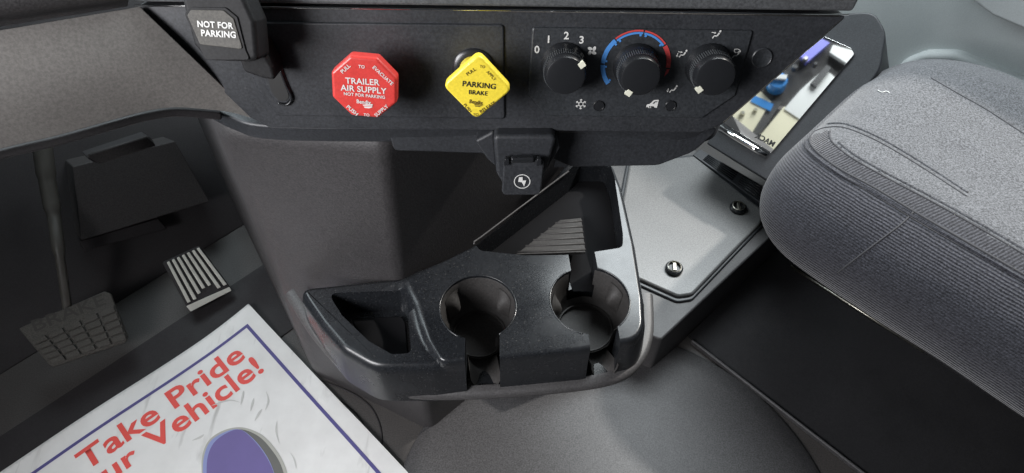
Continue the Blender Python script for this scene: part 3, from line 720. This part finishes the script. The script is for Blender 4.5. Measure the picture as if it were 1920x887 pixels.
def rim(c, r, a0, a1):
    tube('cup_rim', [(c.x + (r + .0006) * math.cos(R(a0 + (a1 - a0) * i / 40)), c.y + (r + .0006) * math.sin(R(a0 + (a1 - a0) * i / 40)), ZT - .0003) for i in range(41)], .0011, M['tray'], ct)
rim(c1, CR, -55, 247); rim(c2, CR2, -48, 76); rim(c2, CR2, 124, 257)
# ribbed ramp in the pocket; its slanted left edge follows a cast shadow
def pz(x, y, z): return hz(x, y, z)
NRB = 6
flat('pocket_floor', FL, [tuple(V((sum(p[0] for p in pt) / len(pt), sum(p[1] for p in pt) / len(pt))) * .004 + V(p) * .996) for p in pt], M['matte'], ct, ZT - .0490)  # black sheet paints the shade on the deep pocket floor
z0_, z1_ = ZT - .014, ZT - .040
q4 = [hz(966, 477, z0_), hz(1098, 472, z0_), hz(1090, 408, z1_), hz(1050, 412, z1_)]
vs = q4 + [q - Z * .006 for q in q4]
o = fixn(mk('ramp', vs, [(0, 1, 2, 3), (7, 6, 5, 4), (0, 4, 5, 1), (1, 5, 6, 2), (2, 6, 7, 3), (3, 7, 4, 0)], M['well'], ct)); bevel(o, .0015, 2)
for i in range(NRB):
    t = (i + .3) / NRB
    tube('rib', [q4[0].lerp(q4[3], t) + Z * .0006, q4[1].lerp(q4[2], t) + Z * .0006], .0016, M['well'], ct, n=8)
flat('notch_floor', FL, [(n0.x - .0165, n0.y + .03), (n0.x + .0165, n0.y + .03), (c2.x + .0175, c2.y + CR2 * .86), (c2.x - .0155, c2.y + CR2 * .86)], M['matte'], ct, ZT - .0440)  # black sheet added to hide the window reflection in the notch
# pale tube in place of the highlight along the pocket edge
tube('pocket_highlight', [hz(x, y, ZT + .0008) for x, y in ((889, 458), (889, 453), (900, 446), (975, 389), (1066, 321))], .0012, M['trim'], ct)
# skirt: front face widening below into a paler flange
sk_t = [(548, 556), (590, 622), (640, 680), (700, 724), (780, 740), (900, 740), (1060, 728), (1150, 712), (1192, 682), (1212, 632), (1212, 560)]
zz = ZB + .002
sk = smoothpath([hz(x, y, zz) for x, y in sk_t], 6)
def strip(name, path, prof_, m_, parent):
    vs = []; fs = []; k = len(prof_)
    for i, p in enumerate(path):
        t = path[min(i + 1, len(path) - 1)] - path[max(i - 1, 0)]; t.normalize(); s = V((-t.y, t.x, 0)).normalized()
        s = -s
        for o_, h in prof_: vs.append(p + s * o_ + Z * h)
    for i in range(len(path) - 1):
        for j in range(k - 1): fs.append((i * k + j, i * k + j + 1, (i + 1) * k + j + 1, (i + 1) * k + j))
    return fixn(mk(name, vs, fs, m_, parent))
strip('flange', sk, [(-.006, .014), (.002, .014), (.0055, .012), (.0075, .008), (.0075, .003), (.004, -.001), (-.002, -.014), (-.010, -.03)], M['trim'], ct)

# ------------------------------------------------------------ power outlet
po = empty('power_outlet', (0, 0, 0), 'black power outlet with hinged lid and white lightning symbol under the dash', 'power outlet')
OF = Frame(onp(980, 335, V((0, .437, 0)), V((0, 1, 0))), (1, 0, 0), V((0, -math.cos(R(16)), math.sin(R(16)))))
prism('bracket', OF, rounded(OF.poly([(924, 258), (1046, 258), (1034, 300), (1012, 362), (950, 364), (930, 330)]), .006), -.07, -.004, M['dash'], po, .004)
prism('wing', OF, OF.poly([(888, 282), (926, 262), (932, 335), (912, 318)]), -.075, -.018, M['dash'], po, .003)
prism('wing', OF, OF.poly([(1044, 264), (1052, 290), (1022, 338)]), -.05, -.012, M['dash'], po, .002)
ld = prism('lid', OF, rounded(OF.poly([(944, 304), (948, 296), (1014, 296), (1020, 304), (1014, 356), (1008, 362), (946, 362), (941, 356)]), .004), -.004, .004, M['trim'], po, .0016)
lm = M['fascia']; ld.data.materials[0] = lm
for x in (950, 1010): prism('hinge', OF, rounded(OF.poly([(x - 5, 298), (x - 3, 292), (x + 5, 292), (x + 5, 303), (x - 5, 305)]), .001), .0, .0066, M['knob'], po, .001)
prism('hinge_pin', OF, OF.poly([(958, 291), (1002, 290), (1002, 300), (958, 301)]), .0, .0058, M['knob'], po, .0018)
OF2 = OF.up(.0042)
oc_ = OF2.uv(979, 340)
arc('symbol_ring', OF2, oc_, .0068, .0076, 0, 360, M['white'], ld, n=40)
flat('symbol_bolt', OF2, [(oc_[0] + x * .0062, oc_[1] + y * .0062) for x, y in ((-.45, .75), (.05, .75), (.1, .15), (.6, .2), (.3, -.85), (-.05, -.12), (-.6, -.05))], M['white'], ld)

# ------------------------------------------------------------ engine cover with access lid
ec = empty('engine_cover', (0, 0, 0), 'grey engine access cover with raised lid and two quarter turn latches beside the tray', 'engine cover')
TFm = Frame((0, 0, 0), TR, Z)
prism('base', TFm, rounded([(.62, .245), (1.05, .235), (1.05, .8), (.45, .8), (.45, .36), (.60, .30)], .01), .0, .125, M['trim'], ec, .004)
lidp = [TFm.uv(*p, .14) for p in ((1180, 300), (1302, 288), (1440, 396), (1428, 418), (1300, 552), (1272, 556), (1196, 522), (1150, 460))]
lp_ = rounded(lidp, [.01, .006, .012, .012, .02, .02, .01, .01], 5)
lc = V((sum(p[0] for p in lp_) / len(lp_), sum(p[1] for p in lp_) / len(lp_)))
prism('lid_border', TFm, [tuple(lc + (V(p) - lc) * 1.035) for p in lp_], .118, .130, M['fascia'], ec, .003)
prism('lid', TFm, [tuple(lc + (V(p) - lc) * .985) for p in lp_], .122, .1375, M['lid'], ec, .006, 4)
for px, py in ((1384, 389), (1264, 503)):
    c = TFm.uv(px, py, .141)
    lt = lathe('latch', TFm, [(.0165, .137), (.0165, .143), (.0140, .1455), (.0120, .1455), (.0115, .142), (.0001, .142)], M['knob'], ec, cu=c[0], cv=c[1], n=36)
    lathe('latch_ring', TFm, [(.0125, .1450), (.0128, .1472), (.0115, .1478), (.0108, .1455)], M['steel'], lt, cu=c[0], cv=c[1], n=36)
    d = V((.75, .66)); s = V((-d.y, d.x)); cv_ = V(c)
    prism('latch_bar', TFm, [tuple(cv_ + d * x + s * y) for x, y in ((-.0085, -.003), (.0085, -.003), (.0085, .003), (-.0085, .003))], .1415, .1475, M['steel'], lt, .001)
# vent strip along the lid
vsb = [TFm.uv(*p, .135) for p in ((1299, 291), (1312, 280), (1462, 368), (1448, 398))]
prism('vent_strip', TFm, rounded(vsb, .003), .12, .137, M['fascia'], ec, .002)
for g in range(2):
    for i in range(5):
        t = .18 + .64 * i / 4
        s0, s1 = (.12, .50) if g == 0 else (.56, .90)
        a = lerp(lerp(vsb[0], vsb[1], t), lerp(vsb[3], vsb[2], t), s0); b = lerp(lerp(vsb[0], vsb[1], t), lerp(vsb[3], vsb[2], t), s1)
        tube('slat', [TFm.at(*a, .1375), TFm.at(*b, .1375)], .0018, M['knob'], ec, n=6)

# ------------------------------------------------------------ passenger side panel with the chrome plate
ps = empty('passenger_kick_panel', (0, 0, 0), 'black passenger side dash panel around the chrome plate, ahead of the fabric seat', 'dash panel')
al = R(45)
PN = (TR * -math.sin(al) + Z * math.cos(al))
PF = Frame(hz(1395, 268, .27), TF * -1, PN)
prism('slope', PF, rounded(PF.poly([(1322, 268), (1360, 220), (1548, 52), (1590, 22), (1640, 20), (1662, 60), (1650, 130), (1490, 330), (1466, 356)]), [.005, .005, .005, .005, .03, .05, .05, .01, .01], 6), -.25, -.006, M['dash'], ps, .008, 4)
ch = empty('chrome_plate', (0, 0, 0), 'mirror polished chrome plate with a rounded lip on the passenger side panel', 'chrome plate')
plp = [(1546, 68), (1596, 90), (1602, 101), (1446, 286), (1352, 228)]
prism('plate', PF, rounded(PF.poly(plp), [.002, .006, .004, .002, .002], 5), -.008, -.001, M['chrome'], ch, .0015)
lipf = PF
tube('lip', [onp(x, y, PF.at(0, 0, -.004), PN) for x, y in ((1349, 239), (1380, 258), (1410, 276), (1438, 293))], [.0062, .0068, .0068, .0062], M['chrome'], ch, n=24)
text_px('lettering', 'MACK', PF, (1414, 257), (1449, 275), M['black'], ch, h=.0004, bold=.03, flip=True)  # flat dark letters painted in place of a reflection in the chrome
# made-up shapes out of view, added for the chrome plate to mirror
pc = onp(1475, 180, PF.at(0, 0, -.001), PN); dv = (pc - CAM).normalized(); rv = dv - PN * 2 * dv.dot(PN)
QF = Frame(pc + rv * 1.15, rv.cross(Z), -rv * .75 + TR * .66)
def mir(px, py):
    p = onp(px, py, PF.at(0, 0, -.001), PN); d = (p - CAM).normalized(); r_ = d - PN * 2 * d.dot(PN)
    q = p + r_ * ((QF.o - p).dot(QF.n) / r_.dot(QF.n)) - QF.o
    return (q.dot(QF.ex), q.dot(QF.ey))
pp_ = empty('mirror_prop', (0, 0, 0), 'made-up cream panel with blue cap and blue label, added to be mirrored in the chrome plate', 'reflection prop')
prism('lower_trim', QF, [mir(*p) for p in ((1340, 228), (1412, 158), (1446, 190), (1396, 272))], -.02, 0, M['creamp'], pp_)
prism('side_prop', QF, [mir(*p) for p in ((1408, 275), (1470, 200), (1530, 220), (1450, 310))], -.02, 0, M['creamp'], pp_)
prism('strap', QF, [mir(*p) for p in ((1394, 270), (1448, 186), (1466, 190), (1408, 274))], -.03, -.005, M['trim'], pp_)
prism('label', QF, [mir(*p) for p in ((1413, 179), (1450, 196), (1444, 209), (1407, 191))], -.001, .004, M['cablue'], pp_)
cx, cy = mir(1456, 158); qx, qy = mir(1474, 158); cr2 = math.hypot(qx - cx, qy - cy)
lathe('cap', QF, [(cr2, -.02), (cr2, .03), (cr2 * .9, .036), (.001, .036)], M['cablue'], pp_, cu=cx, cv=cy, n=32)
prism('cap_grip', QF, [mir(*p) for p in ((1440, 150), (1472, 152), (1470, 160), (1440, 158))], .036, .05, M['wbox'], pp_)
prism('white_bracket', QF, [mir(*p) for p in ((1470, 205), (1500, 170), (1545, 130), (1570, 150), (1500, 225))], -.015, .005, M['wbox'], pp_)
prism('blue_strip', QF, [mir(*p) for p in ((1500, 104), (1540, 72), (1556, 80), (1512, 118))], -.02, .0, M['violet'], pp_)
for k, (px, py, rp) in enumerate(((1392, 214, 5), (1380, 232, 7), (1416, 208, 4), (1490, 128, 6), (1510, 112, 5), (1528, 122, 4))):
    a_, b_ = mir(px, py), mir(px + rp, py); rr_ = math.hypot(b_[0] - a_[0], b_[1] - a_[1])
    lathe('fitting', QF, [(rr_, -.01), (rr_, .008), (rr_ * .7, .014), (.0005, .014)], M['trim'] if k % 2 else M['steel'], pp_, cu=a_[0], cv=a_[1], n=20)
prism('handle', QF, [mir(*p) for p in ((1518, 160), (1548, 126), (1556, 132), (1528, 168))], .005, .02, M['trim'], pp_)
prism('pale_top', QF, [mir(*p) for p in ((1562, 84), (1604, 96), (1590, 120), (1556, 98))], -.02, 0, M['wbox'], pp_)
prism('grey_back', QF, [mir(*p) for p in ((1410, 150), (1530, 60), (1620, 90), (1520, 200), (1450, 190))], -.06, -.03, M['board'], pp_)

# ------------------------------------------------------------ passenger door
dr = empty('passenger_door', (0, 0, 0), 'grey plastic passenger door panel beyond the fabric seat', 'door')
DF = Frame(T(1.50, .2, .5), -TF, -TR)
prism('door_panel', DF, [(-1.2, -.6), (1.2, -.6), (1.2, .40), (-1.2, .40)], -.05, 0, M['door'], dr)
prism('door_pocket', DF, rounded(DF.poly([(1660, 150), (1700, 108), (1740, 92), (1800, 92), (1940, 150), (1990, 220), (1660, 300)]), .06, 8), -.01, .02, M['door'], dr, .012, 4)
prism('armrest', DF, rounded(DF.poly([(1780, -30), (1860, 30), (2000, 90), (2050, -60), (1800, -90)], .05), .01), -.01, .05, M['doorl'], dr, .012, 4)

# ------------------------------------------------------------ passenger seat
st = empty('passenger_seat', (0, 0, 0), 'grey fabric passenger seat cushion with ribbed side bolster and curved seams', 'seat')
RX0, RX1, FY0, FY1 = .772, 1.335, -.45, .262
def seat_ring(ins, z):
    p = rounded([(RX0 + ins, FY0 + ins), (RX1 - ins, FY0 + ins), (RX1 - ins, FY1 - ins), (RX0 + ins, FY1 - ins)], [max(.06, .1 - ins), max(.06, .1 - ins), max(.05, .20 - ins * .6), max(.05, .15 - ins * .6)], 18)
    out = []                                                # resample evenly so that rings match
    p2 = [V(q) for q in p]; Ls = [0]
    for i in range(len(p2)): Ls.append(Ls[-1] + (p2[(i + 1) % len(p2)] - p2[i]).length)
    NS = 220
    for k in range(NS):
        s = Ls[-1] * k / NS
        i = max(j for j in range(len(p2)) if Ls[j] <= s + 1e-9); t = (s - Ls[i]) / max(Ls[i + 1] - Ls[i], 1e-9)
        q = p2[i].lerp(p2[(i + 1) % len(p2)], t); out.append((q.x, q.y, z))
    return out
prof = [(.02, .300), (.004, .305), (-.004, .325), (-.005, .350), (.0, .375), (.012, .400), (.03, .421), (.055, .438), (.085, .447), (.115, .450), (.15, .449), (.19, .447), (.23, .446), (.262, .446)]
pr = smoothpath([V((a, b, 0)) for a, b in prof], 4)
rings = [seat_ring(p.x, p.y) for p in pr]; NS = 220
def dimple(x, y, z): # gentle sag of the padded top
    return z + .010 * math.exp(-((x - .9) / .10) ** 2) * (z > .40) * max(0, min(1, (.2 - y) / .3)) if z > .40 else z
from mathutils import noise as mnoise
def pucker(x, y, z): return .0028 * mnoise.noise(V((x * 9, y * 6, z * 9))) + .0012 * mnoise.noise(V((x * 30, y * 16, z * 25)))
allv = [T(x + pucker(x + 5, y, z) * .7, y, dimple(x, y, z) + pucker(x, y, z)) for r_ in rings for x, y, z in r_]
loc = [(x, y, z) for r_ in rings for x, y, z in r_]
allf = [(i * NS + j, i * NS + (j + 1) % NS, (i + 1) * NS + (j + 1) % NS, (i + 1) * NS + j) for i in range(len(rings) - 1) for j in range(NS)]
allf.append([(len(rings) - 1) * NS + j for j in range(NS)])
bvh = BVHTree.FromPolygons(allv, [tuple(f) for f in allf])
def hit(px, py):
    h = bvh.ray_cast(CAM, ray(px, py)); return h[0], h[1]
outer_px = [(1528, 246), (1519, 258), (1521, 272), (1540, 292), (1580, 320), (1640, 352), (1720, 400), (1800, 446), (1915, 512), (2040, 585)]
inner_px = [(1556, 246), (1556, 258), (1566, 272), (1600, 298), (1660, 332), (1740, 374), (1830, 424), (1915, 474), (2040, 550)]
upper_px = [(1528, 246), (1550, 239), (1585, 240), (1640, 262), (1700, 296), (1760, 334), (1812, 368)]
front_px = [(1745, 146), (1790, 172), (1850, 206), (1915, 248), (2000, 300)]
def path(px_, off=.001):
    out = []
    for q in smoothpath([V((x, y, 0)) for x, y in px_], 8):
        h, nn = hit(q.x, q.y)
        if h is not None: out.append(h + nn * off)
    return out
def inv(p): return (p.dot(TR), p.dot(TF))
P_out = [inv(p) for p in path(outer_px)]; P_in = [inv(p) for p in path(inner_px)]
def side_u(P, y, dflt):   # seam position across the cushion at forward position y
    c = [(abs(b - y), a) for a, b in P]; k = min(c); return k[1] if k[0] < .02 else dflt
seat_parts = {'fab_side': [], 'fab_band': [], 'fab_top': []}
ymax = max(b for a, b in P_out)
for f in allf:
    x = sum(loc[i][0] for i in f) / len(f); y = sum(loc[i][1] for i in f) / len(f); z = sum(loc[i][2] for i in f) / len(f)
    uo = side_u(P_out, y, .84 if y < 0 else 9 if False else RX0 + .06); ui = side_u(P_in, y, uo)
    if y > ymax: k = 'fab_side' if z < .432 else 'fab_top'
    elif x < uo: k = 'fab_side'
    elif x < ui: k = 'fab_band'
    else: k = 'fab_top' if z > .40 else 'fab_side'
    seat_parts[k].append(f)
for k, nm in (('fab_side', 'bolster'), ('fab_band', 'seam_band'), ('fab_top', 'top_panel')):
    used = {}; vs = []; fs = []
    for f in seat_parts[k]:
        g = []
        for i in f:
            if i not in used: used[i] = len(vs); vs.append(allv[i])
            g.append(used[i])
        fs.append(g)
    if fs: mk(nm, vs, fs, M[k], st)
for px_, rr in ((outer_px, .0016), (inner_px, .0014), (upper_px, .0012), (front_px, .0011)):
    p = path(px_, .0001)
    if len(p) > 3: tube('seam', p, rr, M['thread'], st, n=6)
o2 = [(x - 7, y + 7) for x, y in outer_px[1:]]
p = path(o2, .0004)
if len(p) > 3: tube('piping', p, .0027, M['fab_side'], st, n=8)
p = path([(x + 6, y - 6) for x, y in inner_px[2:]], .0002)
if len(p) > 3: tube('piping', p, .0024, M['fab_top'], st, n=8)
p = path([(x + 3, y - 7) for x, y in upper_px[1:]], .0002)
if len(p) > 3: tube('piping', p, .0022, M['fab_top'], st, n=8)
sv = path([(1712, 398), (1690, 420), (1640, 458), (1590, 496), (1570, 512)], .0002)
if len(sv) > 3: tube('seam', sv, .0013, M['thread'], st, n=6)
lt_ = tube('lint_fibre', path([(1646, 170), (1654, 174), (1662, 172), (1668, 175)], .001), .0007, M['wbox'], None, n=5); tag(lt_, 'pale curled fibre lying on the grey seat cushion', 'lint')
box('pedestal', T(1.28, -.20, .15), TR * .25, TF * .40, Z * .148, M['pit'], st, .01)
tube('pedestal_rail', [T(1.022, .19, .012), T(1.026, .02, .012), T(1.03, -.10, .010)], .003, M['steel'], st)

# ------------------------------------------------------------ paper floor mat
pm = empty('paper_mat', (0, 0, 0), 'white paper floor mat printed with red lettering on the driver floor', 'paper mat')
pa, pb, pcx = hz(470, 577, .004), hz(765, 887, .004), hz(0, 887, .004)
ex = (pa - pcx).normalized(); PPF = Frame(pa, ex, Z)
W_, H_ = .70, .62
sk_ = PPF.uv(765, 887); dn = V((sk_[0], sk_[1])).normalized()
Rr = lambda u, v: tuple(V((u, 0)) + dn * v)
prism('sheet', PPF, rounded([Rr(0, 0), Rr(-W_, 0), Rr(-W_, H_), Rr(0, H_)], .003), -.003, 0, M['paper'], pm)
ba = V(PPF.uv(467, 612)); 
bw = .0062
bl = V(PPF.uv(60, 887)); brr = V(PPF.uv(714, 887))
d1 = (bl - ba).normalized(); d2 = (brr - ba).normalized()
flat('border', PPF, [tuple(ba), tuple(ba + d1 * .62), tuple(ba + d1 * .62 + d2 * bw), tuple(ba + d2 * bw + d1 * bw)], M['pblue'], pm)
flat('border', PPF, [tuple(ba), tuple(ba + d2 * bw + d1 * bw), tuple(ba + d2 * .52 + d1 * bw), tuple(ba + d2 * .52)], M['pblue'], pm)
text_px('lettering', 'Take Pride', PPF, (160, 888), (463, 673), M['pred'], pm, bold=.021, ysc=.86)
text_px('lettering', 'Vehicle!', PPF, (288, 850), (497, 697), M['pred'], pm, bold=.021, ysc=.88)
e1_ = V(PPF.uv(266, 864)); e0_ = V(PPF.uv(204, 908)); e0_ = e1_ - (e1_ - e0_) * (glyphs('Your', .021)[2] / glyphs('ur', .021)[2])
text('lettering', 'Your', PPF, tuple(e0_), tuple(e1_), M['pred'], pm, bold=.021, ysc=.8)
def blob(pts, h, m_, nm): flat(nm, PPF, [PPF.uv(p.x, p.y) for p in smoothpath([V((x, y, 0)) for x, y in pts], 6)], M[m_], pm, h)
egg = [(380, 900), (380, 860), (392, 828), (420, 808), (455, 802), (490, 815), (515, 840), (533, 870), (545, 910), (552, 960), (540, 1010), (490, 1032), (430, 1012), (392, 960)]
blob([(x, y) for x, y in egg], .0003, 'ppale', 'print_rim')
blob([(386, 905), (386, 862), (397, 831), (424, 812), (455, 806), (486, 819), (509, 843), (527, 872), (538, 912), (544, 960), (532, 1004), (488, 1026), (434, 1006), (398, 960)], .0005, 'pgrey', 'print_shade')
blob([(382, 905), (383, 862), (395, 830), (423, 811), (450, 806), (474, 822), (497, 850), (512, 880), (520, 912), (526, 958), (516, 996), (482, 1016), (432, 1000), (394, 958)], .0007, 'plight', 'print_edge')
blob([(389, 905), (390, 862), (402, 832), (426, 813), (450, 806.5), (472, 822), (495, 850), (511, 880), (519, 912), (525, 958), (515, 996), (482, 1015), (436, 1000), (400, 958)], .0009, 'ppurple', 'print_shape')

for k, q in enumerate((((398, 762), (430, 752), (452, 756)), ((500, 735), (504, 752), (498, 770)), ((478, 790), (486, 776), (492, 768)), ((470, 772), (474, 758), (477, 748)), ((362, 828), (376, 822), (384, 816)), ((452, 760), (456, 744), (458, 734)), ((520, 790), (518, 810), (524, 832)), ((545, 850), (552, 862), (556, 880)))):
    c_ = smoothpath([V((x, y, 0)) for x, y in q], 4); n_ = len(c_)
    wv_ = [(.4 + 2.2 * math.sin(math.pi * i / (n_ - 1))) for i in range(n_)]
    flat('print_stroke', PPF, [PPF.uv(p.x + w_ * .7, p.y + w_ * .5) for p, w_ in zip(c_, wv_)] + [PPF.uv(p.x - w_ * .7, p.y - w_ * .5) for p, w_ in reversed(list(zip(c_, wv_)))], M['pstroke'], pm, .0004)

def pw(x, y):
    p = V((x, y)) - V((pa.x, pa.y)); u = p.dot(V((ex.x, ex.y))); v = -p.dot(V((-ex.y, ex.x)))
    z = .0022 * math.sin(u * 17 + 1) + .0016 * math.sin(v * 21 + u * 7) + .0035
    d = math.hypot(u, v)
    return z + .010 * max(0, 1 - d / .12) ** 2
for o in pm.children:
    bm = bmesh.new(); bm.from_mesh(o.data)
    for f in bm.faces: f.smooth = True
    bmesh.ops.triangulate(bm, faces=bm.faces)
    for it in range(7):
        le = [e for e in bm.edges if e.calc_length() > .014]
        if not le: break
        bmesh.ops.subdivide_edges(bm, edges=le, cuts=1, use_grid_fill=False)
        bmesh.ops.triangulate(bm, faces=bm.faces)
    for v in bm.verts: v.co.z += pw(v.co.x, v.co.y) + (0 if o.name.startswith('sheet') else .0003)
    bm.to_mesh(o.data); bm.free()
